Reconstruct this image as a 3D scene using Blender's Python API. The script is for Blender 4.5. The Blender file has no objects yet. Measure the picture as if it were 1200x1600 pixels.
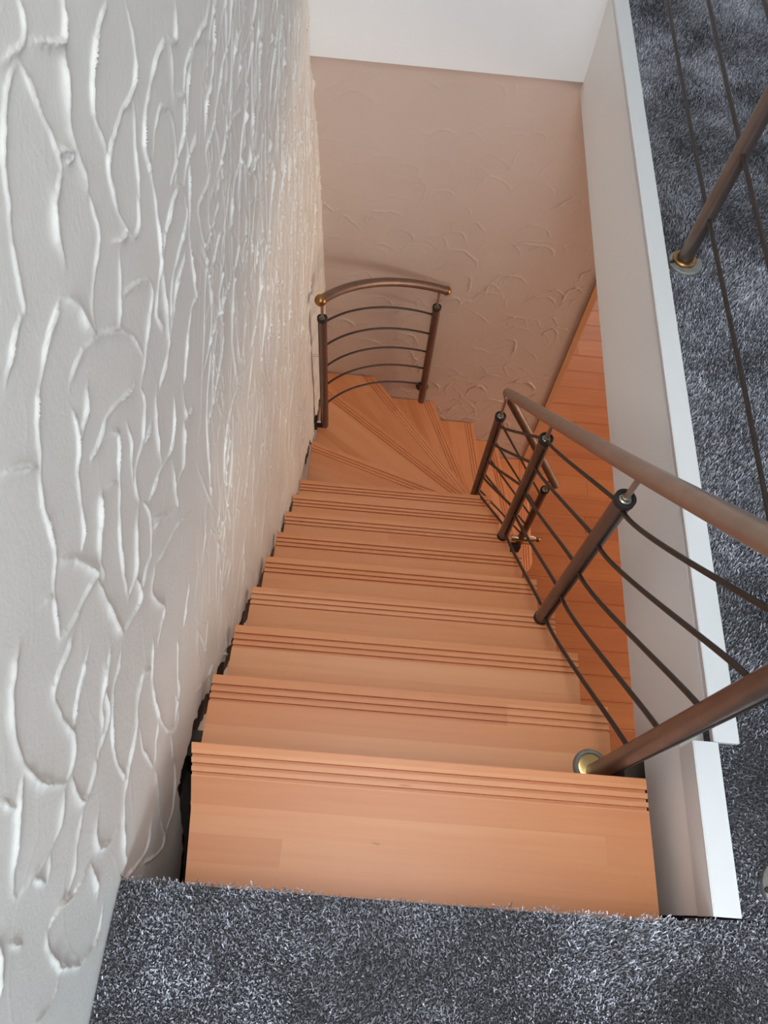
import bpy, math, random
import numpy as np
from mathutils import Vector, Matrix

random.seed(7)
RNG = np.random.default_rng(11)
SC = bpy.context.scene
COL = SC.collection
PI = math.pi

# ------------------------------------------------------------------ camera, world, lights, exposure
cam_d = bpy.data.cameras.new('camera')
cam = bpy.data.objects.new('camera', cam_d)
COL.objects.link(cam)
cam.location = (0.3599, -0.0275, 1.4613)
cam.rotation_euler = (0.48513, -0.05691, 0.06861)
cam_d.sensor_fit = 'VERTICAL'
cam_d.sensor_height = 36.0
cam_d.lens = 1175.66 / 1600 * 36.0
cam_d.clip_start = 0.02
SC.camera = cam

w = bpy.data.worlds.new('world')
SC.world = w
w.use_nodes = True
w.node_tree.nodes['Background'].inputs[0].default_value = (0.62, 0.78, 1.0, 1)
w.node_tree.nodes['Background'].inputs[1].default_value = 1.0

SC.view_settings.view_transform = 'Standard'
SC.view_settings.look = 'None'
SC.view_settings.gamma = 1.0
SC.view_settings.use_curve_mapping = False
SC.view_settings.exposure = 0.42


def area(name, loc, target, sx, sy, power, color):
    d = bpy.data.lights.new(name, 'AREA')
    d.shape = 'RECTANGLE'
    d.size, d.size_y = sx, sy
    d.energy = power
    d.color = color
    o = bpy.data.objects.new(name, d)
    COL.objects.link(o)
    o.location = loc
    o.rotation_euler = (Vector(target) - Vector(loc)).to_track_quat('-Z', 'Y').to_euler()
    return o


area('daylight_front_window', (0.80, -2.86, 1.62), (0.70, 0.0, 0.6), 1.4, 1.3, 72, (0.80, 0.91, 1.0))
area('daylight_roof_window', (0.53, 0.12, 2.60), (0.58, 0.45, 0.0), 0.85, 1.4, 18, (1.0, 0.97, 0.92))
area('fill_left', (-2.42, -1.9, 1.55), (1.0, 0.3, 0.2), 1.5, 1.3, 80, (0.95, 0.97, 1.0))  # added fill meant to brighten the fascia; no known window there
area('daylight_hall_window', (4.46, 1.65, -1.65), (1.3, 2.2, -2.9), 1.7, 1.9, 62, (1.0, 0.74, 0.52))
area('daylight_hall_end_window', (2.7, 5.86, -1.55), (2.3, 2.5, -2.9), 1.7, 1.7, 11, (1.0, 0.86, 0.70))


# ------------------------------------------------------------------ materials
def new_mat(name):
    m = bpy.data.materials.new(name)
    m.use_nodes = True
    nt = m.node_tree
    return m, nt, nt.nodes['Principled BSDF'], nt.nodes, nt.links


def math_n(N, L, op, a, b=None, c=None):
    n = N.new('ShaderNodeMath')
    n.operation = op
    for i, v in enumerate((a, b, c)):
        if v is None:
            continue
        if isinstance(v, (int, float)):
            n.inputs[i].default_value = v
        else:
            L.new(v, n.inputs[i])
    return n.outputs[0]


def ramp(N, L, fac, stops):
    n = N.new('ShaderNodeValToRGB')
    e = n.color_ramp.elements
    while len(e) < len(stops):
        e.new(0.5)
    for i, (p, c) in enumerate(stops):
        e[i].position = p
        e[i].color = (*c, 1)
    L.new(fac, n.inputs[0])
    return n.outputs[0]


def noise(N, L, vec, scale, detail=3, rough=0.5):
    n = N.new('ShaderNodeTexNoise')
    n.inputs['Scale'].default_value = scale
    n.inputs['Detail'].default_value = detail
    n.inputs['Roughness'].default_value = rough
    if vec is not None:
        L.new(vec, n.inputs['Vector'])
    return n.outputs[0]


def mapping(N, L, vec, scale=(1, 1, 1), loc=None):
    n = N.new('ShaderNodeMapping')
    n.inputs['Scale'].default_value = scale
    L.new(vec, n.inputs['Vector'])
    if loc is not None:
        L.new(loc, n.inputs['Location'])
    return n.outputs[0]


def bump(N, L, P, h, strength, dist):
    b = N.new('ShaderNodeBump')
    b.inputs['Strength'].default_value = strength
    b.inputs['Distance'].default_value = dist
    L.new(h, b.inputs['Height'])
    L.new(b.outputs[0], P.inputs['Normal'])


def wood(name, dark, mid, light, stave, rough, run=0.65):
    """solid laminated wood: staves run along local x, each with its own tone, fine grain along them"""
    m, nt, P, N, L = new_mat(name)
    tc = N.new('ShaderNodeTexCoord').outputs['Object']
    oi = N.new('ShaderNodeObjectInfo').outputs['Random']
    sep = N.new('ShaderNodeSeparateXYZ')
    L.new(tc, sep.inputs[0])
    fy = math_n(N, L, 'FLOOR', math_n(N, L, 'DIVIDE', math_n(N, L, 'ADD', sep.outputs[1], 0.013), stave))
    fy2 = math_n(N, L, 'ADD', fy, math_n(N, L, 'MULTIPLY', oi, 97.0))
    wn = N.new('ShaderNodeTexWhiteNoise')
    wn.noise_dimensions = '1D'
    L.new(fy2, wn.inputs['W'])
    fx = math_n(N, L, 'FLOOR', math_n(N, L, 'DIVIDE', math_n(N, L, 'ADD', sep.outputs[0], math_n(N, L, 'MULTIPLY', wn.outputs['Value'], 5.0)), run))
    cmb = N.new('ShaderNodeCombineXYZ')
    L.new(fx, cmb.inputs[0])
    L.new(fy2, cmb.inputs[1])
    wn2 = N.new('ShaderNodeTexWhiteNoise')
    wn2.noise_dimensions = '2D'
    L.new(cmb.outputs[0], wn2.inputs['Vector'])
    off = N.new('ShaderNodeCombineXYZ')
    L.new(math_n(N, L, 'MULTIPLY', oi, 31.0), off.inputs[0])
    L.new(math_n(N, L, 'MULTIPLY', wn2.outputs['Value'], 17.0), off.inputs[2])
    g1 = noise(N, L, mapping(N, L, tc, (2.2, 60, 8), off.outputs[0]), 1.0, 5, 0.6)
    g2 = noise(N, L, mapping(N, L, tc, (1.0, 9, 2), off.outputs[0]), 1.0, 3, 0.5)
    f = math_n(N, L, 'ADD', math_n(N, L, 'MULTIPLY', wn2.outputs['Value'], 0.30),
               math_n(N, L, 'ADD', math_n(N, L, 'MULTIPLY', g1, 0.40), math_n(N, L, 'MULTIPLY', g2, 0.45)))
    f = math_n(N, L, 'ADD', f, math_n(N, L, 'MULTIPLY', math_n(N, L, 'SUBTRACT', oi, 0.5), 0.14))
    c = ramp(N, L, f, [(0.22, dark), (0.55, mid), (0.88, light)])
    # a few small dark flecks of the grain
    fl = noise(N, L, mapping(N, L, tc, (14, 70, 20), off.outputs[0]), 1.0, 1, 0.5)
    fm = N.new('ShaderNodeMapRange')
    L.new(fl, fm.inputs[0])
    fm.inputs[1].default_value = 0.76
    fm.inputs[2].default_value = 0.82
    mx = N.new('ShaderNodeMixRGB')
    mx.blend_type = 'MULTIPLY'
    L.new(math_n(N, L, 'MULTIPLY', fm.outputs[0], 0.5), mx.inputs[0])
    L.new(c, mx.inputs[1])
    mx.inputs[2].default_value = (0.35, 0.2, 0.13, 1)
    L.new(mx.outputs[0], P.inputs['Base Color'])
    P.inputs['Roughness'].default_value = rough
    P.inputs['Coat Weight'].default_value = 0.12
    P.inputs['Coat Roughness'].default_value = 0.3
    bump(N, L, P, g1, 0.08, 0.002)
    return m


WOOD = wood('stair_beech', (0.67, 0.25, 0.100), (0.78, 0.325, 0.140), (0.85, 0.415, 0.205), 0.047, 0.40, 1.3)
PARQ = wood('parquet_beech', (0.31, 0.085, 0.022), (0.41, 0.130, 0.036), (0.50, 0.185, 0.060), 0.155, 0.36, 3.0)
TRIMWOOD = wood('trim_beech', (0.55, 0.27, 0.13), (0.62, 0.32, 0.16), (0.68, 0.37, 0.2), 0.09, 0.45)


def plain(name, col, rough=0.6, metal=0.0, var=0.0, scale=20, bmp=0.0, bscale=80, bdist=0.002):
    m, nt, P, N, L = new_mat(name)
    tc = N.new('ShaderNodeTexCoord').outputs['Object']
    if var > 0:
        n = noise(N, L, tc, scale, 4, 0.6)
        c = ramp(N, L, n, [(0.3, tuple(x * (1 - var) for x in col)), (0.7, tuple(min(1, x * (1 + var)) for x in col))])
        L.new(c, P.inputs['Base Color'])
    else:
        P.inputs['Base Color'].default_value = (*col, 1)
    P.inputs['Roughness'].default_value = rough
    P.inputs['Metallic'].default_value = metal
    if bmp > 0:
        bump(N, L, P, noise(N, L, tc, bscale, 3, 0.6), bmp, bdist)
    return m


PLASTER = plain('trowelled_plaster', (0.80, 0.78, 0.73), 0.62, var=0.02, scale=6, bmp=0.35, bscale=160, bdist=0.0012)
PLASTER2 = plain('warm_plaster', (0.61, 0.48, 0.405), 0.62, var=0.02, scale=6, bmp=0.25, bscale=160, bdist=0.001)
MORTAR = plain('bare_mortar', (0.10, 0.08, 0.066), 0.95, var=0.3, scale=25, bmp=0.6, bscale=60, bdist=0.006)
WHITE = plain('white_paint', (0.87, 0.865, 0.85), 0.5, var=0.01, scale=3)
CAPW = plain('white_lacquer', (0.76, 0.775, 0.78), 0.35)
WALLP = plain('wall_paint', (0.78, 0.77, 0.75), 0.7, var=0.02, scale=4)
BRONZE = plain('brown_bronze', (0.195, 0.15, 0.13), 0.33, 0.8, var=0.12, scale=14)
RAILM = plain('brown_rail', (0.40, 0.305, 0.255), 0.40, 0.8, var=0.10, scale=18)
RAILD = plain('dark_brown_rail', (0.22, 0.155, 0.12), 0.45, 0.7, var=0.12, scale=18)
DARKROD = plain('dark_rod', (0.024, 0.014, 0.010), 0.45, 0.0, var=0.15, scale=40)
BLACK = plain('black_rubber', (0.018, 0.015, 0.013), 0.6)
BRASS = plain('brass', (0.72, 0.50, 0.22), 0.28, 1.0, var=0.1, scale=40)
OLDBRASS = plain('worn_brass', (0.34, 0.19, 0.075), 0.33, 0.95, var=0.2, scale=60)
CHROME = plain('chrome', (0.75, 0.74, 0.72), 0.2, 1.0)
PALEBRASS = plain('pale_brass', (0.80, 0.62, 0.42), 0.25, 1.0)
INSET = plain('worn_inset', (0.42, 0.38, 0.30), 0.3, 0.95, var=0.15, scale=60)
GREYPLATE = plain('grey_plate', (0.24, 0.24, 0.22), 0.5, 0.2, var=0.2, scale=60)
DARKWOOD = plain('dark_block', (0.10, 0.04, 0.022), 0.6, var=0.2, scale=50)

m, nt, P, N, L = new_mat('carpet_back')
tc = N.new('ShaderNodeTexCoord').outputs['Object']
L.new(ramp(N, L, noise(N, L, tc, 240, 3, 0.7), [(0.35, (0.02, 0.021, 0.027)), (0.55, (0.10, 0.103, 0.12)), (0.72, (0.26, 0.27, 0.30))]), P.inputs['Base Color'])
P.inputs['Roughness'].default_value = 1.0
bump(N, L, P, noise(N, L, tc, 240, 3, 0.7), 0.8, 0.006)
CARPET = m

m, nt, P, N, L = new_mat('carpet_yarn')
at = N.new('ShaderNodeAttribute')
at.attribute_name = 'yarn'
L.new(at.outputs['Color'], P.inputs['Base Color'])
P.inputs['Roughness'].default_value = 0.85
P.inputs['Sheen Weight'].default_value = 0.25
YARN = m

m, nt, P, N, L = new_mat('window_glass')
P.inputs['Base Color'].default_value = (0.9, 0.95, 1, 1)
P.inputs['Roughness'].default_value = 0.02
P.inputs['Transmission Weight'].default_value = 1.0
GLASS = m


# ------------------------------------------------------------------ mesh helpers
class MB:
    def __init__(s):
        s.v, s.f = [], []

    def add(s, v, f):
        b = len(s.v)
        s.v += [tuple(p) for p in v]
        s.f += [tuple(i + b for i in q) for q in f]
        return s

    def box(s, a, b):
        (x0, y0, z0), (x1, y1, z1) = a, b
        v = [(x0, y0, z0), (x1, y0, z0), (x1, y1, z0), (x0, y1, z0), (x0, y0, z1), (x1, y0, z1), (x1, y1, z1), (x0, y1, z1)]
        return s.add(v, [(0, 3, 2, 1), (4, 5, 6, 7), (0, 1, 5, 4), (1, 2, 6, 5), (2, 3, 7, 6), (3, 0, 4, 7)])

    def prism(s, poly, z0, z1):
        n = len(poly)
        v = [(x, y, z0) for x, y in poly] + [(x, y, z1) for x, y in poly]
        return s.add(v, [tuple(range(n - 1, -1, -1)), tuple(range(n, 2 * n))] + [(i, (i + 1) % n, n + (i + 1) % n, n + i) for i in range(n)])

    def tube(s, pts, r, seg=14, cap=True):
        pts = [Vector(p) for p in pts]
        n = len(pts)
        rs = r if isinstance(r, (list, tuple)) else [r] * n
        v, f = [], []
        t0 = (pts[1] - pts[0]).normalized()
        ref = Vector((0, 0, 1)) if abs(t0.z) < 0.9 else Vector((1, 0, 0))
        nrm = t0.cross(ref).normalized()
        for i in range(n):
            t = (pts[min(i + 1, n - 1)] - pts[max(i - 1, 0)]).normalized()
            nrm = (nrm - t * nrm.dot(t)).normalized()
            bi = t.cross(nrm)
            for k in range(seg):
                a = 2 * PI * k / seg
                v.append(pts[i] + (nrm * math.cos(a) + bi * math.sin(a)) * rs[i])
        for i in range(n - 1):
            for k in range(seg):
                k2 = (k + 1) % seg
                f.append((i * seg + k, i * seg + k2, (i + 1) * seg + k2, (i + 1) * seg + k))
        if cap:
            f.append(tuple(range(seg - 1, -1, -1)))
            f.append(tuple((n - 1) * seg + k for k in range(seg)))
        return s.add(v, f)

    def lathe(s, c, axis, prof, seg=24):
        """prof: (distance along axis, radius) pairs, closed at both ends"""
        axis = Vector(axis).normalized()
        c = Vector(c)
        ref = Vector((0, 0, 1)) if abs(axis.z) < 0.9 else Vector((1, 0, 0))
        a1 = axis.cross(ref).normalized()
        a2 = axis.cross(a1)
        v, f = [], []
        for d, r in prof:
            for k in range(seg):
                a = 2 * PI * k / seg
                v.append(c + axis * d + (a1 * math.cos(a) + a2 * math.sin(a)) * max(r, 1e-5))
        n = len(prof)
        for i in range(n - 1):
            for k in range(seg):
                k2 = (k + 1) % seg
                f.append((i * seg + k, i * seg + k2, (i + 1) * seg + k2, (i + 1) * seg + k))
        f.append(tuple(range(seg - 1, -1, -1)))
        f.append(tuple((n - 1) * seg + k for k in range(seg)))
        return s.add(v, f)

    def ball(s, c, r, seg=20):
        return s.lathe(c, (0, 0, 1), [(-r * math.cos(PI * i / 12), r * math.sin(PI * i / 12)) for i in range(13)], seg)


def link_mesh(name, v, f, mat, parent=None, smooth=None, origin=(0, 0, 0)):
    me = bpy.data.meshes.new(name)
    ox, oy, oz = origin
    me.from_pydata([(x - ox, y - oy, z - oz) for x, y, z in v], [], f)
    me.materials.append(mat)
    if smooth is not None:
        me.polygons.foreach_set('use_smooth', [True] * len(me.polygons))
        if smooth < 179:
            me.set_sharp_from_angle(angle=math.radians(smooth))
    o = bpy.data.objects.new(name, me)
    COL.objects.link(o)
    if parent is not None:
        o.parent = parent
    return o


def part(name, mb, mat, parent, smooth=40, label=None):
    """a part of a thing, its vertices given in world coordinates"""
    org = Vector((0, 0, 0))
    p = parent
    while p is not None:
        org += p.location
        p = p.parent
    o = link_mesh(name, mb.v, mb.f, mat, parent, smooth, tuple(org))
    if label:
        o['label'] = label
    return o


def thing(name, loc, label, cat, group=None):
    o = bpy.data.objects.new(name, None)
    o.empty_display_size = 0.1
    COL.objects.link(o)
    o.location = loc
    o['label'] = label
    o['category'] = cat
    if group:
        o['group'] = group
    return o


def struct(name, mb, mat, label=None, smooth=None, parent=None):
    o = link_mesh(name, mb.v, mb.f, mat, parent, smooth)
    if parent is None:
        o['kind'] = 'structure'
        o['label'] = label
    return o


# ------------------------------------------------------------------ the setting
ZC = 0.16            # top of the upper carpet
ZF = -2.954          # hall floor
YB = 2.71            # back wall of the stairwell
RISE, GO, Y1, Z1 = 0.185, 0.1788, 0.2281, 0.006


# --- trowelled plaster as real relief: overlapping trowel strokes with ridges at their edges
def plaster_field(u0, u1, v0, v1, res, n, ra, rb, ang, spread, ridge, step, cover, seed, keep=0.25, topbias=None):
    rg = np.random.default_rng(seed)
    nu, nv = int((u1 - u0) / res) + 1, int((v1 - v0) / res) + 1
    H = np.zeros((nv, nu), np.float32)
    for i in range(n):
        cu, cv = rg.uniform(u0 - .1, u1 + .1), rg.uniform(v0 - .1, v1 + .1)
        a, b = rg.uniform(*ra), rg.uniform(*rb)
        th = math.radians(ang + rg.normal(0, spread))
        R = max(a, b) * 1.25 + .02
        i0, i1 = max(0, int((cu - R - u0) / res)), min(nu, int((cu + R - u0) / res) + 2)
        j0, j1 = max(0, int((cv - R - v0) / res)), min(nv, int((cv + R - v0) / res) + 2)
        if i1 - i0 < 3 or j1 - j0 < 3:
            continue
        U, V = np.meshgrid(u0 + np.arange(i0, i1) * res - cu, v0 + np.arange(j0, j1) * res - cv)
        p = U * math.cos(th) + V * math.sin(th)
        q = -U * math.sin(th) + V * math.cos(th)
        q = q + rg.uniform(-2.5, 2.5) * p * p * (0.08 / b)
        phi = np.arctan2(q / b, p / a)
        wob = 1 + .05 * np.sin(3 * phi + rg.uniform(0, 6)) + .03 * np.sin(7 * phi + rg.uniform(0, 6)) + .012 * np.sin(19 * phi + rg.uniform(0, 6))
        rr = np.sqrt((p / a) ** 2 + (q / b) ** 2) / wob
        d = (rr - 1) * min(a, b)
        if topbias is None:
            t0 = rg.uniform(0, 2 * PI)
            m = np.clip(0.45 + 0.75 * np.cos(phi - t0), 0.0, 1.0)
        else:
            psi = np.arctan2(V, U)
            m = np.clip(np.cos(psi - PI / 2 + rg.normal(0, .45)) * 1.5 - topbias, 0, 1)
        m = m * (0.75 + 0.35 * np.sin(5 * phi + rg.uniform(0, 6)) * np.sin(2.3 * phi))
        A = ridge * rg.uniform(0.45, 1.25)
        if rg.uniform() > cover:
            A *= 0.2
        sub = H[j0:j1, i0:i1]
        ins = d < 0
        flat = rg.normal(0, step) + rg.normal(0, step * 9) * p / max(a, .02) * .12 + rg.normal(0, step * 9) * q / max(b, .02) * .12
        new = np.where(ins, sub * keep + flat * (1 - keep), sub)
        win, wout = 0.0014, 0.0026
        prof = np.where(ins, np.exp(-(d / win) ** 2), np.exp(-np.abs(d / wout) ** 1.3))
        new = new + A * m * prof
        H[j0:j1, i0:i1] = new
    return H


def sample(H, u0, v0, res, U, V):
    x = np.clip((U - u0) / res, 0, H.shape[1] - 1.001)
    y = np.clip((V - v0) / res, 0, H.shape[0] - 1.001)
    xi, yi = x.astype(int), y.astype(int)
    fx, fy = x - xi, y - yi
    return (H[yi, xi] * (1 - fx) + H[yi, xi + 1] * fx) * (1 - fy) + (H[yi + 1, xi] * (1 - fx) + H[yi + 1, xi + 1] * fx) * fy


def grid_obj(name, X, Y, Z, mat, flip=False, mats=None, midx=None, keep=None):
    nv, nu = X.shape
    me = bpy.data.meshes.new(name)
    co = np.stack([X, Y, Z], -1).reshape(-1, 3).astype(np.float32)
    idx = np.arange(nu * nv).reshape(nv, nu)
    q = np.stack([idx[:-1, :-1], idx[:-1, 1:], idx[1:, 1:], idx[1:, :-1]], -1).reshape(-1, 4)
    if flip:
        q = q[:, ::-1]
    if keep is not None:
        kf = keep.ravel()
        q = q[kf]
        if midx is not None:
            midx = midx.ravel()[kf]
        used = np.unique(q)
        remap = np.zeros(len(co), np.int64)
        remap[used] = np.arange(len(used))
        co, q = co[used], remap[q]
    nf = len(q)
    me.vertices.add(len(co))
    me.vertices.foreach_set('co', co.ravel())
    me.loops.add(nf * 4)
    me.loops.foreach_set('vertex_index', q.ravel().astype(np.int32))
    me.polygons.add(nf)
    me.polygons.foreach_set('loop_start', np.arange(0, nf * 4, 4, dtype=np.int32))
    me.materials.append(mat)
    if mats:
        for m_ in mats:
            me.materials.append(m_)
        me.polygons.foreach_set('material_index', midx.ravel().astype(np.int32))
    me.polygons.foreach_set('use_smooth', np.ones(nf, bool))
    me.update()
    me.validate()
    o = bpy.data.objects.new(name, me)
    COL.objects.link(o)
    return o


def smooth01(a, b, x):
    t = np.clip((x - a) / (b - a), 0, 1)
    return t * t * (3 - 2 * t)


# left wall
# crests of the larger trowel strokes on the wall, as (y, z) in millimetres
RIDGES = """585,1060 569,1062 546,1056 521,1042 500,1028 492,1014 481,996 462,978 450,956 441,940 432,922
556,1075 578,1070 606,1062 619,1069 623,1088
613,1062 645,1040 682,1018 697,1027 707,1043
681,1018 662,1005 645,979 630,954 634,940 635,927 631,900
587,1059 589,1036 589,1008 597,978 590,961 591,951
591,951 628,939 592,971
590,949 561,945 539,935 531,912 531,892
819,985 778,985 742,973 711,955 695,936 700,911 703,886
871,957 870,931 861,896 829,879 774,886 739,884 705,882 688,873 683,833 687,799 704,761 731,757 752,785
827,877 784,829 765,790 731,757
631,900 624,869 622,841 596,834 569,821 542,807 533,778
988,848 928,856 884,844 843,835 810,811 816,786 814,751 794,705 771,654 729,640 699,628 710,583
840,777 870,798 911,805 947,769 946,728 904,683
1007,831 971,773 1024,746
1066,854 1025,820 1000,842
1256,755 1204,750 1126,765 1075,756 1040,741 996,692 983,655 947,615 909,573 889,511 882,462
937,652 908,676 860,678 809,674 768,652 743,597 716,539 646,537
937,652 930,608 840,604 782,596 749,562
1264,734 1207,666 1130,664 1094,621
1397,680 1353,640 1264,636 1153,600 1084,609 1081,560 1054,559 984,578 977,529 979,486 1027,479 1111,479
1395,478 1295,523 1239,529 1164,528 1113,500
1330,410 1254,424 1188,401 1167,373 1076,435 1013,429 961,433
496,875 521,838 519,807 533,778
495,874 472,875 438,871 401,855
432,922 405,927 384,916 359,910
622,745 656,729 717,680 718,656 673,646 632,622 592,608
540,774 589,722 616,678 624,631
663,796 644,772 618,749 587,726
443,800 469,804 503,794 544,766
886,572 808,581 754,557 711,544
907,462 854,486 789,466 730,427
1118,285 1039,312 961,329 897,340
1222,282 1147,278 1088,245 1031,168 1019,52
641,812 668,794 697,782
1108,770 1046,769 988,707 882,701
1058,662 976,670 937,652
1498,627 1541,564 1544,514 1438,490 1362,405 1332,308
1671,536 1577,478 1496,411 1375,343
1492,45 1411,31 1269,-11 1181,-10
1339,289 1484,192 1461,115 1353,121
400,857 384,848 366,838 356,825 349,813 333,800 315,785 302,756 291,727 286,710 274,708 258,699 237,677 216,643
293,869 303,855 316,838 335,810
427,780 423,762 414,743 398,729 380,720 364,697 347,667 335,654 320,650
475,759 454,748 431,743 417,739
578,626 540,652 500,679 472,691 456,687 433,691 417,696
450,685 474,663 491,639 480,625 461,616 449,597 430,579 404,556 381,535 358,492 340,448
406,642 389,637 373,620 350,610 334,589 326,560
409,641 426,620 439,596
586,615 588,587 572,567 552,563 545,546 508,550 484,546 469,532 468,502
638,547 611,537 586,506 572,475 565,444
588,525 557,537 531,543
519,624 511,590 487,567 472,544
487,458 516,454 553,444 598,415 637,421 678,458
603,392 576,350 561,305 519,359 480,418
461,495 433,489 404,460 379,437 340,448
472,485 478,449 463,418 430,386 407,402 371,394
460,415 496,387 561,305
435,350 481,319 540,283 600,212
430,356 405,355 385,341 388,303 400,250 374,251 343,245
282,699 299,674 310,636 319,583 289,604 265,609 233,624 219,640
314,578 304,533 294,476 289,437 309,419 354,393 368,396 375,433
227,713 244,693
724,435 697,376 735,353
688,381 629,325 599,338
510,120 451,107 424,95
181,737 161,731 139,724 121,711 104,690 88,660 75,623 71,582 76,538 82,503 99,504 117,507 133,518 137,537 141,570 152,601 159,623 176,624 197,616 213,607 223,610
244,545 215,547 186,547 160,541 139,526
77,639 55,632 36,623 19,606 1,595 -17,586 -33,569
44,675 38,646 41,623
77,504 55,497 37,485 17,489 -1,512 -18,529 -31,543
94,497 76,467 68,426 85,416 123,417 154,414 181,406 208,455 236,471
69,420 44,419 21,406 -4,388 -29,390
271,420 244,413 226,422 198,409 162,376 137,332 121,263
257,467 217,462 179,444 161,420
295,252 275,295 252,295 217,278 194,261 155,265 124,256 96,244 67,222 36,189 12,141
334,273 293,250 261,201 240,141 234,66 245,2 274,-8 300,44
385,118 327,57 316,29 284,27 245,2
206,251 176,200 162,103 183,104 200,127 234,135
160,87 128,28 95,-12
235,22 204,-17 198,-81 168,-121 144,-173
198,-48 163,-85 119,-114 83,-89
86,47 52,32 32,36 10,85 -6,124
93,-20 71,-79 50,-93 30,-29 20,25
70,355 45,348 21,320 33,264 57,236
9,324 -8,347 -29,364
5,332 -15,287 -32,256
12,496 -21,474
-21,527 -24,482
-79,579 -92,555 -126,532 -137,534
-73,433 -93,412 -116,348 -118,256
-122,338 -142,337 -162,360 -169,391
-82,556 -85,501
-41,218 -72,205 -95,212 -115,259
-76,426 -48,415 -36,362
-34,572 -41,556"""


def add_ridges(H, u0, v0, res, A0, seed):
    rg = np.random.default_rng(seed)
    R = np.zeros_like(H)
    S = np.zeros_like(H)
    for line in RIDGES.split('\n'):
        P = np.array([[float(c) / 1000 for c in p.split(',')] for p in line.split()])
        # resample as a smooth, slightly rough curve
        seg = np.hypot(*np.diff(P, axis=0).T)
        t = np.concatenate([[0], np.cumsum(seg)])
        n = max(3, int(t[-1] / .007))
        tt = np.linspace(0, t[-1], n)
        Q = np.stack([np.interp(tt, t, P[:, 0]), np.interp(tt, t, P[:, 1])], -1)
        for _ in range(3):
            Q[1:-1] = Q[1:-1] * .5 + (Q[:-2] + Q[2:]) * .25
        Q[1:-1] += rg.normal(0, .0007, Q[1:-1].shape)
        amp = A0 * rg.uniform(.65, 1.25)
        wg = .0019 + .0048 * rg.random() ** 3
        k = rg.uniform(0, 6, 2)
        for i in range(n - 1):
            a, b = Q[i], Q[i + 1]
            d = b - a
            L2 = d @ d
            if L2 < 1e-9:
                continue
            pad = .035
            lo, hi = np.minimum(a, b) - pad, np.maximum(a, b) + pad
            i0, i1 = max(0, int((lo[0] - u0) / res)), min(H.shape[1], int((hi[0] - u0) / res) + 2)
            j0, j1 = max(0, int((lo[1] - v0) / res)), min(H.shape[0], int((hi[1] - v0) / res) + 2)
            if i1 - i0 < 2 or j1 - j0 < 2:
                continue
            U, V = np.meshgrid(u0 + np.arange(i0, i1) * res, v0 + np.arange(j0, j1) * res)
            s_ = np.clip(((U - a[0]) * d[0] + (V - a[1]) * d[1]) / L2, 0, 1)
            ex, ey = U - a[0] - s_ * d[0], V - a[1] - s_ * d[1]
            dist = np.hypot(ex, ey)
            nx, ny = -d[1], d[0]
            if nx * .9 + ny * .35 > 0:
                nx, ny = -nx, -ny
            side = ex * nx + ey * ny > 0
            e = min(1.0, (i + .5) / 3, (n - 1.5 - i + 1) / 3)
            am = amp * e * (.8 + .3 * math.sin(tt[i] * 45 + k[0]) + .15 * math.sin(tt[i] * 130 + k[1]))
            pr = np.where(side, np.exp(-(dist / wg) ** 1.15), np.exp(-(dist / .0016) ** 2))
            sub = R[j0:j1, i0:i1]
            np.maximum(sub, am * pr, out=sub)
    return R


U0, U1, V0, V1, RES = -0.62, 2.74, -2.2, 1.36, 0.002
HL = plaster_field(U0, U1, V0, V1, RES, 3000, (.11, .24), (.028, .055), 52, 14, 0.0052, 0.0006, 0.85, 5, keep=0.5)
UU = (U0 + np.arange(HL.shape[1]) * RES)[None, :]
VV = (V0 + np.arange(HL.shape[0]) * RES)[:, None]
near = 1 - smooth01(-.06, .10, UU - VV - .46)
HL = HL * (1 - .93 * near) * (1 + .9 * smooth01(1.1, 1.9, UU)) + add_ridges(HL, U0, V0, RES, .0056, 3)
ys = np.concatenate([np.arange(-.6, -.25, .012), np.arange(-.25, .9, .0024), np.arange(.9, 1.6, .0038), np.arange(1.6, 2.721, .0046)])
zs = np.concatenate([np.arange(-2.15, -1.2, .0065), np.arange(-1.2, -.45, .0042), np.arange(-.45, 1.12, .0026), np.arange(1.12, 1.34, .012)])
Yg, Zg = np.meshgrid(ys, zs)
Hs = sample(HL, U0, V0, RES, Yg, Zg)
xt = np.interp(Zg, [-1.3, -.55, -.2], [.036, .018, -.004])
Xb = .024 + (xt - .024) * smooth01(1.7, 2.7, Yg) + .006 * smooth01(-.1, .1, Yg) * (1 - smooth01(1.7, 2.7, Yg))
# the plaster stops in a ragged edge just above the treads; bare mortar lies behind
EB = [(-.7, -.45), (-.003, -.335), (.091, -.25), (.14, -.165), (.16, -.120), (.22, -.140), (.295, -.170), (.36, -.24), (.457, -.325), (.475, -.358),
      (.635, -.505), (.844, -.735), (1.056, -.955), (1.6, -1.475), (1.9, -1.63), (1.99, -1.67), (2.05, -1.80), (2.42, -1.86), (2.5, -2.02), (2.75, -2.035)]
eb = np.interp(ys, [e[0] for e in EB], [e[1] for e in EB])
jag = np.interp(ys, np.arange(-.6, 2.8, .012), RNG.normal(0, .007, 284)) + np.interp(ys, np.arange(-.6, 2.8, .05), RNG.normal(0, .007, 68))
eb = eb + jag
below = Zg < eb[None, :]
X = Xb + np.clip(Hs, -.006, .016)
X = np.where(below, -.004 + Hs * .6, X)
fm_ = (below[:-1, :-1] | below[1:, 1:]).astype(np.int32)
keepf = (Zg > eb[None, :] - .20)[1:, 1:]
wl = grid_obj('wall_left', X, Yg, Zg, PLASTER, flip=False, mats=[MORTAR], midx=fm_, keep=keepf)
wl['kind'] = 'structure'
wl['label'] = 'white wall with thick trowelled plaster strokes along the left of the stairs'
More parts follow.
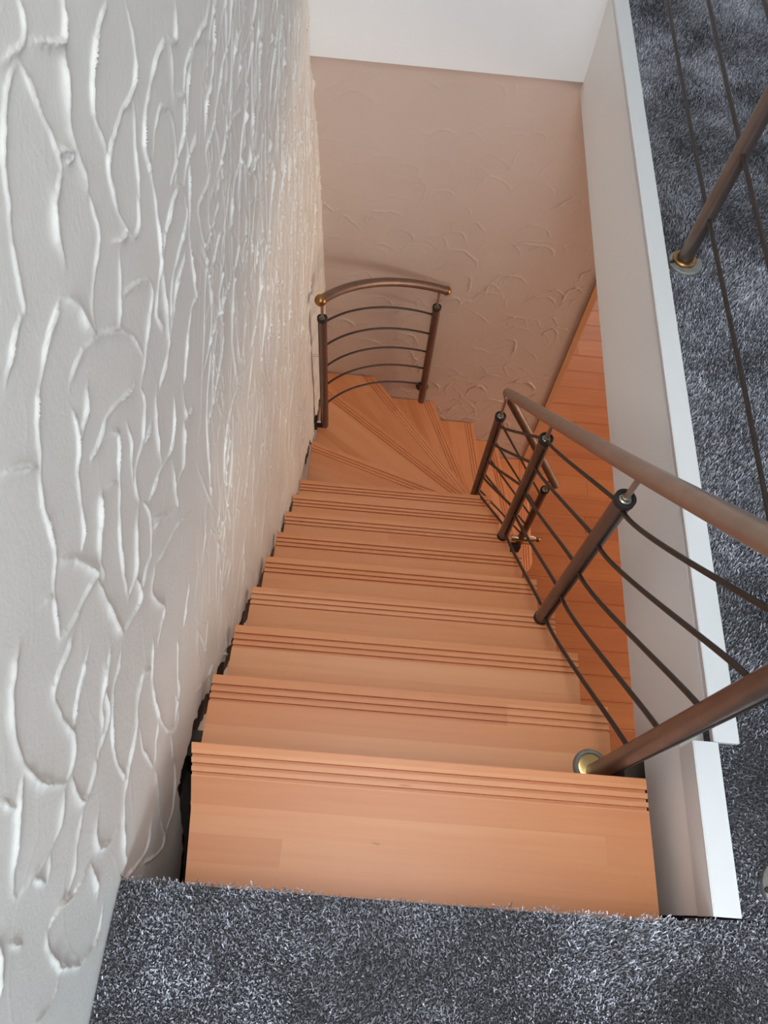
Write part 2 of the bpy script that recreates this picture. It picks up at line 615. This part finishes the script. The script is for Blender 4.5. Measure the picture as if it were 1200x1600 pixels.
mb = MB().box((-2.6, -.70, ZC - .3), (.02, -.6, 2.66)).box((-.14, -.6, 1.33), (.02, 2.8, 2.66)).box((-.14, -.6, ZF), (-.03, 2.8, 1.33))
o = struct('wall_left', mb, WALLP, 'plain upper and rear part of the left wall')

# back wall of the stairwell
HB = plaster_field(-.05, 1.4, ZF - .05, -.12, .0025, 900, (.05, .11), (.05, .11), 0, 60, 0.0088, 0.0003, 0.62, 23, keep=0.6, topbias=0.35)
xs = np.arange(-.02, 1.3451, .0045)
zs2 = np.arange(ZF, -.165, .0042)
Xg, Zg2 = np.meshgrid(xs, zs2)
Hb = sample(HB, -.05, ZF - .05, .0025, Xg, Zg2)
fade = .4 + .6 * (1 - smooth01(-1.0, -.4, Zg2))
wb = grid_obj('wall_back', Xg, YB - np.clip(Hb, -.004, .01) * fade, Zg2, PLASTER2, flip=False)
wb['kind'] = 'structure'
wb['label'] = 'pinkish plaster wall with arched trowel marks at the turn of the stairs'
struct('wall_back', MB().box((-.1, YB + .012, ZF), (1.345, YB + .10, -.19)), WALLP, 'core of the back wall below the upper floor')
struct('wall_back', MB().box((-.1, 2.677, -.185), (1.02, 2.80, 2.66)).box((1.02, 2.682, ZC - .02), (4.2, 2.80, 2.66)), WHITE,
       'smooth white wall face above the textured stairwell wall')
struct('trim_1', MB().box((1.345, YB - .012, ZF), (1.377, YB + .105, -.19)), TRIMWOOD, 'narrow wooden corner trim on the end of the textured wall')

# upper floor slab and the carpet on it
slab = MB()
slab.box((1.0, -.011, -.19), (4.2, 2.70, ZC - .010))
slab.box((-2.6, -3.1, -.19), (4.2, -.0295, ZC - .03))
slab.box((-2.6, -3.1, ZC - .03), (4.2, -.011, ZC - .010))
slab.box((.94, -.011, ZC - .10), (1.05, -.001, ZC - .010))
struct('floor', slab, CARPET, 'mottled charcoal carpeted upper floor around the stair opening')
# hall ceiling, hall walls
struct('ceiling', MB().box((1.0, .30, -.24), (4.6, 6.0, -.185)), WHITE, 'white ceiling of the lower hall')
RX0, RX1, RY0, RY1 = .06, 1.00, -.62, .88
rw = MB().box((-2.7, -3.1, 2.66), (-.1, -.5, 2.76)).box((-.1, -3.1, 2.66), (RX0, 2.9, 2.76)).box((RX1, -3.1, 2.66), (4.3, 2.9, 2.76)).box((RX0, -3.1, 2.66), (RX1, RY0, 2.76)).box((RX0, RY1, 2.66), (RX1, 2.9, 2.76))
struct('ceiling', rw, WHITE, 'white ceiling of the upper room')
rw = struct('window_4', MB().box((RX0, RY0, 2.67), (RX0 + .06, RY1, 2.75)).box((RX1 - .06, RY0, 2.67), (RX1, RY1, 2.75)).box((RX0 + .06, RY0, 2.67), (RX1 - .06, RY0 + .06, 2.75)).box((RX0 + .06, RY1 - .06, 2.67), (RX1 - .06, RY1, 2.75)), CAPW, 'white roof window frame in the upper ceiling')
struct('pane', MB().box((RX0 + .06, RY0 + .06, 2.70), (RX1 - .06, RY1 - .06, 2.706)), GLASS, parent=rw)
struct('wall_front', MB().box((.95, .245, ZF), (4.6, .30, -.19)).box((-.12, .245, ZF), (.95, .30, -.26)), MORTAR, 'wall of the lower hall under the stairs')  # dark finish, set here so the gap by the top step stays black
struct('wall_front', MB().box((-.12, -.10, ZF - .05), (1.7, -.03, -.19)).box((1.7, -.10, ZF - .05), (1.76, .245, -.19)).box((-.12, -.03, ZF - .05), (1.7, .245, ZF)), MORTAR, 'dark box added under the landing to keep the gaps black')  # unseen box, mortar colour borrowed for darkness, added to black out the gaps
struct('wall_back', MB().box((-.1, YB + .10, ZF), (1.345, 6.1, -.19)), WALLP, 'room behind the textured wall of the lower hall')


def wall_with_window(name, label, axis, pos, a0, a1, z0, z1, wa0, wa1, wz0, wz1, n):
    """wall of .1 m thickness with a window opening, its frame and pane"""
    def bx(mb, p0, p1, q0, q1, r0, r1):
        return mb.box((p0, q0, r0), (p1, q1, r1)) if axis == 'x' else mb.box((q0, p0, r0), (q1, p1, r1))
    w_ = MB()
    p0, p1 = pos, pos + .1
    bx(w_, p0, p1, a0, wa0, z0, z1)
    bx(w_, p0, p1, wa1, a1, z0, z1)
    bx(w_, p0, p1, wa0, wa1, z0, wz0)
    bx(w_, p0, p1, wa0, wa1, wz1, z1)
    struct(name, w_, WALLP, label)
    fr = MB()
    q0, q1, t = pos + .03, pos + .08, .06
    bx(fr, q0, q1, wa0, wa0 + t, wz0, wz1)
    bx(fr, q0, q1, wa1 - t, wa1, wz0, wz1)
    bx(fr, q0, q1, wa0 + t, wa1 - t, wz0, wz0 + t)
    bx(fr, q0, q1, wa0 + t, wa1 - t, wz1 - t, wz1)
    mid = (wa0 + wa1) / 2
    bx(fr, q0, q1, mid - t / 2, mid + t / 2, wz0 + t, wz1 - t)
    wo = struct('window_%d' % n, fr, CAPW, 'white window frame in the ' + label)
    pn = MB()
    bx(pn, pos + .05, pos + .056, wa0 + t, mid - t / 2, wz0 + t, wz1 - t)
    struct('pane', pn, GLASS, parent=wo)
    pn = MB()
    bx(pn, pos + .05, pos + .056, mid + t / 2, wa1 - t, wz0 + t, wz1 - t)
    struct('pane', pn, GLASS, parent=wo)


wall_with_window('wall_front', 'wall behind the viewer', 'y', -3.05, -2.7, 4.3, ZC - .3, 2.66, .05, 1.55, .9, 2.3, 1)
wall_with_window('wall_left', 'unseen left wall added behind the viewer for the fill light', 'x', -2.65, -3.1, -.6, ZC - .3, 2.66, -2.7, -1.1, .9, 2.3, 5)  # side room and its window added to house the left fill
wall_with_window('wall_right', 'right wall of the upper room', 'x', 4.2, -3.1, 2.8, ZC - .3, 2.66, -1.2, 1.2, .9, 2.3, 2)
wall_with_window('wall_right', 'right wall of the lower hall', 'x', 4.6, .25, 6.0, ZF, -.19, 1.05, 2.85, -2.65, -.65, 3)
wall_with_window('wall_back', 'far wall of the lower hall', 'y', 6.0, 1.345, 4.7, ZF, -.19, 1.8, 3.6, -2.5, -.6, 6)

# fascia of the slab edge with its white edge trim
struct('trim_2', MB().box((.996, .303, -.195), (1.02, 2.677, .121)), WHITE, 'white fascia board on the edge of the floor opening')
struct('trim_3', MB().box((.9555, .003, -.088), (1.0, .3035, .093)), WHITE, 'short worn white fascia board beside the top step')


def edge_trim(name, xi, xw, y0, y1, zb, tl, label):
    prof = [(xi + tl, zb), (xi + .001, ZC - .002), (xi, ZC + .004), (xi + .002, ZC + .006), (xi + xw, ZC + .006), (xi + xw, ZC - .012), (xi + .018, ZC - .012), (xi + .03, zb)]
    n = len(prof)
    v = [(x, y0, z) for x, z in prof] + [(x, y1, z) for x, z in prof]
    f = [tuple(range(n)), tuple(range(2 * n - 1, n - 1, -1))] + [(i, n + i, n + (i + 1) % n, (i + 1) % n) for i in range(n)]
    struct(name, MB().add(v, f), CAPW, label)


edge_trim('trim_4', .984, .0445, .2705, 2.68, .119, .0155, 'long white edge strip between opening and carpet')
edge_trim('trim_5', .9465, .044, .002, .2695, .091, .007, 'short white edge strip beside the top step')
struct('trim_6', MB().box((.03, -.0295, -.19), (.956, -.022, ZC - .02)), DARKWOOD, 'riser board below the carpet edge')

# hall parquet: planks laid along x
fl = struct('floor', MB().box((-.1, .3, ZF - .08), (4.7, 6.1, ZF - .016)), MORTAR, 'beech parquet floor of the lower hall')
PW = .155
plank_meshes = {}


def plank(x0, x1, y0):
    ln = round(x1 - x0, 3)
    if ln not in plank_meshes:
        c, b = .0022, .0016
        h, wv = .016, PW - .0008
        prof = [(0, 0), (0, h - b), (c, h), (wv - c, h), (wv, h - b), (wv, 0)]
        v = [(0.0008, y, z) for y, z in prof] + [(ln - .0008, y, z) for y, z in prof]
        n = len(prof)
        f = [tuple(range(n)), tuple(range(2 * n - 1, n - 1, -1))] + [(i, n + i, n + (i + 1) % n, (i + 1) % n) for i in range(n)]
        me = bpy.data.meshes.new('plank')
        me.from_pydata([(x, y, z) for x, y, z in v], [], f)
        me.materials.append(PARQ)
        plank_meshes[ln] = me
    o = bpy.data.objects.new('plank', plank_meshes[ln])
    COL.objects.link(o)
    o.parent = fl
    o.location = (x0, y0, ZF - .016)


yy = .863 - 3 * PW
row = 0
while yy < 5.98:
    x = .0 if yy < 2.55 else 1.38
    first = True
    while x < 4.59:
        ln = random.choice([.45, .9, 1.35]) if first else random.choice([.9, 1.35, 1.8])
        x1 = min(x + ln, 4.6)
        plank(x, round(x1, 3), yy)
        x = x1
        first = False
    yy += PW
    row += 1

# ------------------------------------------------------------------ staircase
stairs = thing('staircase', (.45, 1.4, ZF), 'open beech staircase of grooved treads descending and winding right', 'staircase')
GROOVES = [(0.0200, .0265), (.0360, .0425), (.0510, .0575)]


def clip(poly, nx, ny, d):
    """keep the side nx*x+ny*y <= d"""
    out = []
    for i in range(len(poly)):
        p, q = poly[i], poly[(i + 1) % len(poly)]
        a, b = nx * p[0] + ny * p[1] - d, nx * q[0] + ny * q[1] - d
        if a <= 0:
            out.append(p)
        if (a < 0 < b) or (b < 0 < a):
            t = a / (a - b)
            out.append((p[0] + (q[0] - p[0]) * t, p[1] + (q[1] - p[1]) * t))
    return out


def tread(poly, A, B, z, thick=.042, gd=.010):
    """poly in plan, nosing line A -> B (B at the inner or right end); grooves run parallel to the nosing"""
    A, B = Vector(A), Vector(B)
    ang = math.atan2(B.y - A.y, B.x - A.x)
    ca, sa = math.cos(-ang), math.sin(-ang)
    mid = (A + B) / 2
    loc = [((x - mid.x) * ca - (y - mid.y) * sa, (x - mid.x) * sa + (y - mid.y) * ca) for x, y in poly]
    # area sign
    ar = sum(loc[i][0] * loc[(i + 1) % len(loc)][1] - loc[(i + 1) % len(loc)][0] * loc[i][1] for i in range(len(loc)))
    if ar < 0:
        loc = loc[::-1]
    mbx = MB()
    cuts = [(-1.0, -.0018, -.002), (-.0018, .0, -.002)]
    lim = [0.0, .002]
    for g0, g1 in GROOVES:
        lim += [g0, g1]
    lim += [9.0]
    hs = [-.0022, 0, -gd, 0, -gd, 0, -gd, 0]
    for i in range(len(lim) - 1):
        s0, s1, dz = lim[i], lim[i + 1], hs[i]
        # strip between y = -s0 and y = -s1 in the local frame (nosing at y = 0, tread body at y < 0)
        pl = clip(loc, 0, 1, -s0) if i else loc
        if i:
            pl = [p for p in pl]
        pl = clip(pl, 0, -1, s1)
        if len(pl) >= 3:
            mbx.prism(pl, -thick, dz)
    o = link_mesh('tread', mbx.v, mbx.f, WOOD, stairs, None)
    o.location = Vector((mid.x, mid.y, z)) - stairs.location
    o.rotation_euler = (0, 0, ang)
    return o


for k in range(1, 10):
    z, yn = Z1 - (k - 1) * RISE, Y1 + (k - 1) * GO
    xl, xr = .0532 - .0104 * yn, .9282 - .0211 * yn
    if k == 1:
        xl0 = .066
        poly = [(.100, -.0215), (.922, -.0215), (.920, yn), (xl0, yn), (.087, .11)]
        tread(poly, (xl0, yn), (.920, yn), z)
    else:
        tread([(xl, yn - .268), (xr, yn - .268), (xr, yn), (xl, yn)], (xl, yn), (xr, yn), z)


def zt(k):
    return Z1 - (k - 1) * RISE


tread([(.046, 1.60), (.893, 1.60), (.893, 1.708), (.046, 1.988)], (.046, 1.988), (.893, 1.708), zt(10), gd=.005)
tread([(.045, 1.93), (.86, 1.65), (.90, 1.83), (.045, 2.483)], (.045, 2.483), (.90, 1.83), zt(11), gd=.005)
tread([(.045, 2.30), (.80, 1.78), (.96, 1.893), (.318, YB - .008), (.045, YB - .008)], (.318, 2.702), (.96, 1.893), zt(12), gd=.005)
tread([(.10, YB - .008), (.84, 1.82), (1.0, 1.875), (.678, YB - .008)], (.678, 2.702), (1.0, 1.875), zt(13), gd=.005)
tread([(.50, YB - .008), (.90, 1.83), (1.075, 1.88), (.952, YB - .008)], (.952, 2.702), (1.075, 1.88), zt(14), gd=.005)
tread([(.80, YB - .008), (.97, 1.88), (1.282, 1.89), (1.132, YB - .008)], (1.132, 2.702), (1.282, 1.89), zt(15), gd=.005)
rc = []
for i in range(7):
    a = -PI / 2 + (PI / 2) * i / 6
    rc.append((1.392 - .07 + .07 * math.cos(a), 1.892 + .07 + .07 * math.sin(a)))
tread([(1.02, YB - .008), (1.15, 1.892)] + rc + [(1.376, YB - .008)], (1.376, 2.702), (1.394, 1.95), zt(16), gd=.005)

# spacer blocks carrying the lower treads at their inner ends
part('spacer_block', MB().box((1.318, 1.872, ZF), (1.345, 1.90, zt(16) - .042)), DARKWOOD, stairs, None, 'dark wooden block under the last tread')
for k in range(2, 10):
    yn = Y1 + (k - 1) * GO
    for xx in (.16, .80):
        mbx = MB().lathe((xx, yn - .225, zt(k)), (0, 0, 1), [(0, .014), (RISE - .042, .014)], 12)
        part('bolt', mbx, BRONZE, stairs, 40)


# ------------------------------------------------------------------ railings
def post(root, x, y, z0, z1, zr, name='post', slot=True, face=(0, -1)):
    p = part(name, MB().lathe((x, y, z0), (0, 0, 1), [(0, .0165), (.003, .020), (z1 - z0, .020)]), BRONZE, root)
    part('top_ring', MB().lathe((x, y, z1), (0, 0, 1), [(-.012, .0205), (-.010, .0225), (.003, .0225), (.005, .021), (.005, .015), (.001, .0145), (.001, .0)]), BLACK, p)
    part('inset', MB().lathe((x, y, z1), (0, 0, 1), [(0.0, .0145), (.002, .0145), (.004, .010), (.009, .0095), (.010, .007)]), INSET, p)
    part('pin', MB().lathe((x, y, z1), (0, 0, 1), [(.0, .0065), (zr - z1, .0065)], 12), RAILM, p)
    if slot:
        fx, fy = face
        mbx = MB()
        c = Vector((x + fx * .0195, y + fy * .0195, 0))
        sx, sy = (-fy * .0024, fx * .0024)
        v = []
        for z in (z0 + .03, z1 - .03):
            for s, d in ((-1, 0), (1, 0), (1, .0017), (-1, .0017)):
                v.append((c.x + sx * s + fx * d, c.y + sy * s + fy * d, z))
        mbx.add(v, [(0, 1, 2, 3), (7, 6, 5, 4), (0, 4, 5, 1), (1, 5, 6, 2), (2, 6, 7, 3), (3, 7, 4, 0)])
        part('slot', mbx, BLACK, p, None)
    return p


def bend_rod(p0, p1, bow0=.07, bow1=.06, n=18, k0=.45, k1=.45):
    """rod between two posts leaving each post flatter than its own slope"""
    p0, p1 = Vector(p0), Vector(p1)
    h = Vector((p1.x - p0.x, p1.y - p0.y, 0))
    Ln = h.length
    h = h / Ln
    s = (p1.z - p0.z) / Ln
    pts = []
    c0 = p0 + h * bow0 * 2 + Vector((0, 0, s * bow0 * 2 * k0))
    c1 = p1 - h * bow1 * 2 - Vector((0, 0, s * bow1 * 2 * k1))
    for i in range(n + 1):
        t = i / n
        pts.append(p0 * (1 - t) ** 3 + c0 * 3 * t * (1 - t) ** 2 + c1 * 3 * t * t * (1 - t) + p1 * t ** 3)
    return pts


rail = thing('stair_railing', (.873, .742, -.549), 'brown bronze stair railing with five bent rods following the right side of the steps', 'railing')
PX1, PY1 = .880, .262
PX2, PY2 = .871, .742
PX3, PY3 = .873, 1.273
PX4, PY4 = .846, 1.753
hr = [(.871, 1.852, -.968), (.871, 1.835, -.949), (.871, 1.292, -.350), (.871, .757, .245), (.872, .434, .612), (.874, .15, .94)]
hp = part('handrail', MB().tube(hr, .0205, 20), RAILM, rail)
low = [(.872, 1.838, -.968), (1.00, 1.852, -1.205), (1.252, 1.872, -1.682)]
part('handrail', MB().tube(low, .0195, 20), RAILD, rail)
d_ = (Vector(low[2]) - Vector(low[1])).normalized()
part('end_cap', MB().lathe(low[2], d_, [(0, .0195), (.004, .019), (.008, .012), (.0095, 0)]), OLDBRASS, rail)


part('end_cap', MB().ball(hr[-1], .0235), OLDBRASS, rail)


def rail_z(y):
    return float(np.interp(-y, [-1.852, -1.292, -.757, -.434, -.15], [-.968, -.350, .245, .612, .94]))


p1 = post(rail, PX1, PY1, -.179, .70, rail_z(PY1) - .018)
p2 = post(rail, PX2, PY2, -.547, .158, rail_z(PY2) - .018)
p3 = post(rail, PX3, PY3, -1.102, -.425, rail_z(PY3) - .018)
p4 = post(rail, PX4, PY4, zt(11), -.992, rail_z(PY4) - .012)
LPX, LPY = 1.213, 1.873
p5 = post(rail, LPX, LPY, -2.40, -1.735, -1.625, slot=False)
for (x, y, z, pp) in ((PX2, PY2, -.547, p2), (PX3, PY3, -1.102, p3)):
    part('foot', MB().lathe((x, y, z), (0, 0, 1), [(-.002, .019), (0, .0215), (.012, .0215), (.014, .0205)]), BLACK, pp)
part('foot_ring', MB().lathe((PX1 - .008, PY1 + .012, -.179), (0, 0, 1), [(0, .037), (.006, .037), (.010, .034), (.010, .028), (.005, .027), (.005, 0)], 32), GREYPLATE, p1)
part('foot_insert', MB().lathe((PX1 - .008, PY1 + .012, -.174), (0, 0, 1), [(0, .0265), (.003, .0265), (.004, .021)], 32), BRASS, p1)
# lower post foot: brass clamp sleeve with a ball end on a black bracket
part('clamp_sleeve', MB().lathe((1.158, LPY - .005, -2.285), (1, .03, 0), [(0, .0165), (.002, .018), (.125, .018), (.127, .013), (.138, .012)]), PALEBRASS, p5, 40, 'polished brass sleeve at the foot of the lower post')
part('clamp_knob', MB().ball((1.308, LPY, -2.285), .0165), OLDBRASS, p5)
part('clamp_plate', MB().box((1.16, LPY - .012, -2.338), (1.285, LPY + .012, -2.326)), BRASS, p5, None)
part('foot_bracket', MB().prism([(1.172, LPY - .03), (1.225, LPY - .03), (1.222, LPY + .03), (1.172, LPY + .03)], -2.44, -2.34).box((1.176, LPY - .02, zt(15)), (1.205, LPY + .02, -2.44)), BLACK, p5, None)

ZN = [.662, .504, .347, .184, .030]
Z2R = [.139, -.022, -.175, -.332, -.495]
Z2L = [.112, -.052, -.203, -.362, -.522]
Z3R = [-.462 + .052, -.565, -.722, -.882, -1.045]
Z3L = [-.455, -.600, -.752, -.905, -1.060]
Z4R = [-1.035, -1.165, -1.30, -1.43, -1.565]
Z4L = [-1.055, -1.19, -1.325, -1.455, -1.60]
Z5 = [-1.775, -1.885, -1.995, -2.105, -2.215]
for i in range(5):
    part('rod', MB().tube(bend_rod((PX2, PY2 - .019, Z2R[i]), (PX1, PY1 + .019, ZN[i]), .04, .03, k0=.5, k1=.9), .0052, 10), DARKROD, rail)
    part('rod', MB().tube(bend_rod((PX3, PY3 - .019, Z3R[i]), (PX2, PY2 + .019, Z2L[i]), .035, .03, k0=.7, k1=.9), .0052, 10), DARKROD, rail)
    part('rod', MB().tube(bend_rod((PX4, PY4 - .019, Z4R[i]), (PX3, PY3 + .019, Z3L[i]), .05, .03, k0=.9, k1=.95), .0052, 10), DARKROD, rail)
    part('rod', MB().tube([(PX4 + .014, PY4 + .012, Z4L[i]), (LPX - .012, LPY - .012, Z5[i])], .0050, 10), DARKROD, rail)

# curved guard in the corner of the winders
guard = thing('corner_railing', (.085, 2.18, -1.802), 'curved brown railing with brass ball ends in the far corner above the winding steps', 'railing')
GA, GB = Vector((.085, 2.18)), Vector((.60, 2.622))


def arc(za, zb, ax, ay, bx, by, bulge, n=22, s0=0.0, s1=1.0):
    a, b = Vector((ax, ay)), Vector((bx, by))
    ch = b - a
    nn = Vector((-ch.y, ch.x)).normalized()
    if nn.y < 0:
        nn = -nn
    half = ch.length / 2
    R = (half * half + bulge * bulge) / (2 * bulge)
    c = (a + b) / 2 + nn * (bulge - R)
    t0 = math.atan2(a.y - c.y, a.x - c.x)
    t1 = math.atan2(b.y - c.y, b.x - c.x)
    pts = []
    for i in range(n + 1):
        s = s0 + (s1 - s0) * i / n
        t = t0 + (t1 - t0) * s
        pts.append((c.x + R * math.cos(t), c.y + R * math.sin(t), za + (zb - za) * s))
    return pts


gl = post(guard, GA.x, GA.y, -1.795, -.995, -.895, slot=False)
gr = post(guard, GB.x, GB.y, -2.112, -1.333, -1.215, slot=False)
ga = arc(-.885, -1.210, GA.x, GA.y, GB.x, GB.y, .080, 28, -.015, 1.05)
part('handrail', MB().tube(ga, .0200, 18), RAILD, guard)
part('ball_end', MB().ball(ga[0], .0255), OLDBRASS, guard)
part('ball_end', MB().ball(ga[-1], .0225), OLDBRASS, guard)
for za, zb in zip([-1.030, -1.184, -1.332, -1.472, -1.623], [-1.392, -1.535, -1.677, -1.817, -1.960]):
    part('rod', MB().tube(arc(za, zb, GA.x, GA.y, GB.x, GB.y, .085, 24, .03, .975), .0052, 10), DARKROD, guard)
part('wall_peg', MB().tube([(GA.x - .015, GA.y, -1.245), (.036, GA.y, -1.245), (.02, GA.y, -1.245)], .006, 12), CHROME, guard)
part('foot_bracket', MB().box((.045, GA.y - .012, -1.805), (GA.x + .012, GA.y + .012, -1.790)).box((.034, GA.y - .022, -1.815), (.047, GA.y + .022, -1.745)), BLACK, guard, None)
part('foot_screw', MB().tube([(.047, GA.y, -1.772), (.075, GA.y, -1.772)], .006, 12), CHROME, guard)
part('wall_rose', MB().lathe((GB.x - .002, YB - .006, -2.075), (0, -1, 0), [(0, .036), (.010, .036), (.016, .031), (.017, .012), (.07, .011)], 28), DARKROD, guard)

# landing railing on the carpet
land = thing('landing_railing', (1.071, 1.429, ZC), 'bronze landing railing standing on the charcoal carpet at the right edge', 'railing')
for y in (1.429, .057):
    x = 1.071
    pp = part('post', MB().lathe((x, y, ZC - .012), (0, 0, 1), [(0, .0185), (.95, .0185)]), BRONZE, land)
    part('foot_plate', MB().lathe((x + .004, y - .005, ZC - .013), (0, 0, 1), [(0, .041), (.016, .041), (.018, .039)], 32), GREYPLATE, pp)
    part('foot_ring', MB().lathe((x, y, ZC + .004), (0, 0, 1), [(0, .029), (.006, .029), (.009, .026), (.009, .020), (.004, .019)], 32), OLDBRASS, pp)
    for a in (200, 20):
        part('screw', MB().lathe((x + .034 * math.cos(math.radians(a)), y + .034 * math.sin(math.radians(a)), ZC + .004), (0, 0, 1), [(0, .005), (.003, .0045), (.0036, .002)], 12), DARKROD, pp)
    part('pin', MB().lathe((x, y, ZC + .93), (0, 0, 1), [(0, .0065), (.08, .0065)], 12), RAILM, pp)
part('handrail', MB().tube([(1.071, -.02, ZC + 1.02), (1.071, 2.66, ZC + 1.02)], .0205, 20), RAILM, land)
for i, z in enumerate((.303, .468, .632, .795, .958)):
    pts = []
    for j in range(31):
        y = -.0 + 2.672 * j / 30
        wv = .004 * math.sin(y * 3.1 + i * 1.3) + (-.012 if y < .9 else 0) * ((.9 - y) / .9)
        pts.append((1.071 + .003 * math.sin(y * 2.3 + i), .010 + y, z + wv))
    part('rod', MB().tube(pts, .0050, 10), DARKROD, land)


# ------------------------------------------------------------------ carpet pile
def value_noise(x, y, seed):
    rg = np.random.default_rng(seed)
    T = rg.random((64, 64))
    xi, yi = np.floor(x).astype(int), np.floor(y).astype(int)
    fx, fy = x - xi, y - yi
    fx, fy = fx * fx * (3 - 2 * fx), fy * fy * (3 - 2 * fy)
    a, b = T[yi % 64, xi % 64], T[yi % 64, (xi + 1) % 64]
    c, d = T[(yi + 1) % 64, xi % 64], T[(yi + 1) % 64, (xi + 1) % 64]
    return (a * (1 - fx) + b * fx) * (1 - fy) + (c * (1 - fx) + d * fx) * fy


def pile(name, pts, width, height, label, scale):
    n = len(pts)
    x, y = pts[:, 0], pts[:, 1]
    lean_shade = .55 * value_noise(x * 8 + 3, y * 8 + 9, 1) + .3 * value_noise(x * 19, y * 19, 2) + .15 * value_noise(x * 40, y * 40, 4)  # light and dark of leaning pile, put into the yarn colour as patches
    fieldA = value_noise(x * 5, y * 5, 3) * 2 * PI
    az = fieldA + RNG.normal(0, .9, n)
    lean = np.abs(RNG.normal(.32, .2, n))
    wdt = width * scale * RNG.uniform(.7, 1.3, n)
    h = height * (.8 + .2 * scale) * RNG.uniform(.75, 1.15, n)
    ta = RNG.uniform(0, 2 * PI, n)
    dx, dy = np.cos(ta), np.sin(ta)
    lx, ly = np.cos(az) * lean, np.sin(az) * lean
    base = np.stack([x, y, np.full(n, ZC - .0115)], -1)
    s = np.stack([dx, dy, np.zeros(n)], -1)
    s2 = np.stack([np.cos(ta + 1.0), np.sin(ta + 1.0), np.zeros(n)], -1)
    m1 = base + np.stack([lx * h * .35, ly * h * .35, h * .62], -1)
    m2 = base + np.stack([lx * h, ly * h, h], -1)
    V = np.stack([base - s * wdt[:, None] * .35, base + s * wdt[:, None] * .35, m1 + s2 * wdt[:, None] * .5, m1 - s2 * wdt[:, None] * .5,
                  m2 + s2 * wdt[:, None] * .42, m2 - s2 * wdt[:, None] * .42], 1).reshape(-1, 3)
    b = np.arange(n)[:, None] * 6
    F = np.stack([b + np.array([0, 1, 2, 3]), b + np.array([3, 2, 4, 5])], 1).reshape(-1, 4)
    me = bpy.data.meshes.new(name)
    me.vertices.add(len(V))
    me.vertices.foreach_set('co', V.astype(np.float32).ravel())
    nf = len(F)
    me.loops.add(nf * 4)
    me.loops.foreach_set('vertex_index', F.ravel().astype(np.int32))
    me.polygons.add(nf)
    me.polygons.foreach_set('loop_start', np.arange(0, nf * 4, 4, dtype=np.int32))
    tone = np.clip(RNG.random(n) ** 1.1 * .8 + .1 + (lean_shade - .5) * 1.0, 0.02, 1.2)
    c0, c1 = np.array([.034, .034, .042]), np.array([.70, .715, .79])
    colr = c0 + (c1 - c0) * (tone ** 1.3)[:, None]
    colr = np.concatenate([colr, np.ones((n, 1))], 1)
    att = me.attributes.new('yarn', 'FLOAT_COLOR', 'POINT')
    att.data.foreach_set('color', np.repeat(colr, 6, axis=0).astype(np.float32).ravel())
    me.materials.append(YARN)
    me.update()
    me.validate()
    o = bpy.data.objects.new(name, me)
    COL.objects.link(o)
    o['kind'] = 'stuff'
    o['label'] = label
    o['category'] = 'carpet'
    return o


def scatter(x0, x1, y0, y1, sp):
    gx, gy = np.meshgrid(np.arange(x0, x1, sp), np.arange(y0, y1, sp))
    p = np.stack([gx.ravel(), gy.ravel()], -1)
    return p + RNG.uniform(-.5, .5, p.shape) * sp


pn = scatter(.030, 1.45, -.46, -.004, .0025)
pn = pn[(pn[:, 0] < 1.45)]
ey = -.009 + .005 * value_noise(pn[:, 0] * 60, pn[:, 0] * 0, 8) + np.where(pn[:, 0] > .93, .0085, 0)
pn = pn[pn[:, 1] < ey]
pr = scatter(.993, 1.75, -.006, 2.672, .0034)
xmin = np.where(pr[:, 1] < .2705, .993, 1.031)
pr = pr[(pr[:, 0] > xmin) & (pr[:, 0] < 1.32 + .16 * pr[:, 1])]
pw = scatter(1.30, 2.45, -.46, 2.672, .0066)
pw = pw[np.where(pw[:, 1] > 0, pw[:, 0] >= 1.32 + .16 * pw[:, 1], pw[:, 0] >= 1.45)]
allp = np.concatenate([pn, pr, pw])
sc = np.concatenate([np.ones(len(pn) + len(pr)), np.full(len(pw), 2.0)])
for y in (1.429, .057):
    ok = np.hypot(allp[:, 0] - 1.075, allp[:, 1] - y + .005) > .041
    allp, sc = allp[ok], sc[ok]
pile('carpet_pile', allp, .0019, .0118, 'mottled charcoal cut pile carpet on the landing and beside the opening', sc)
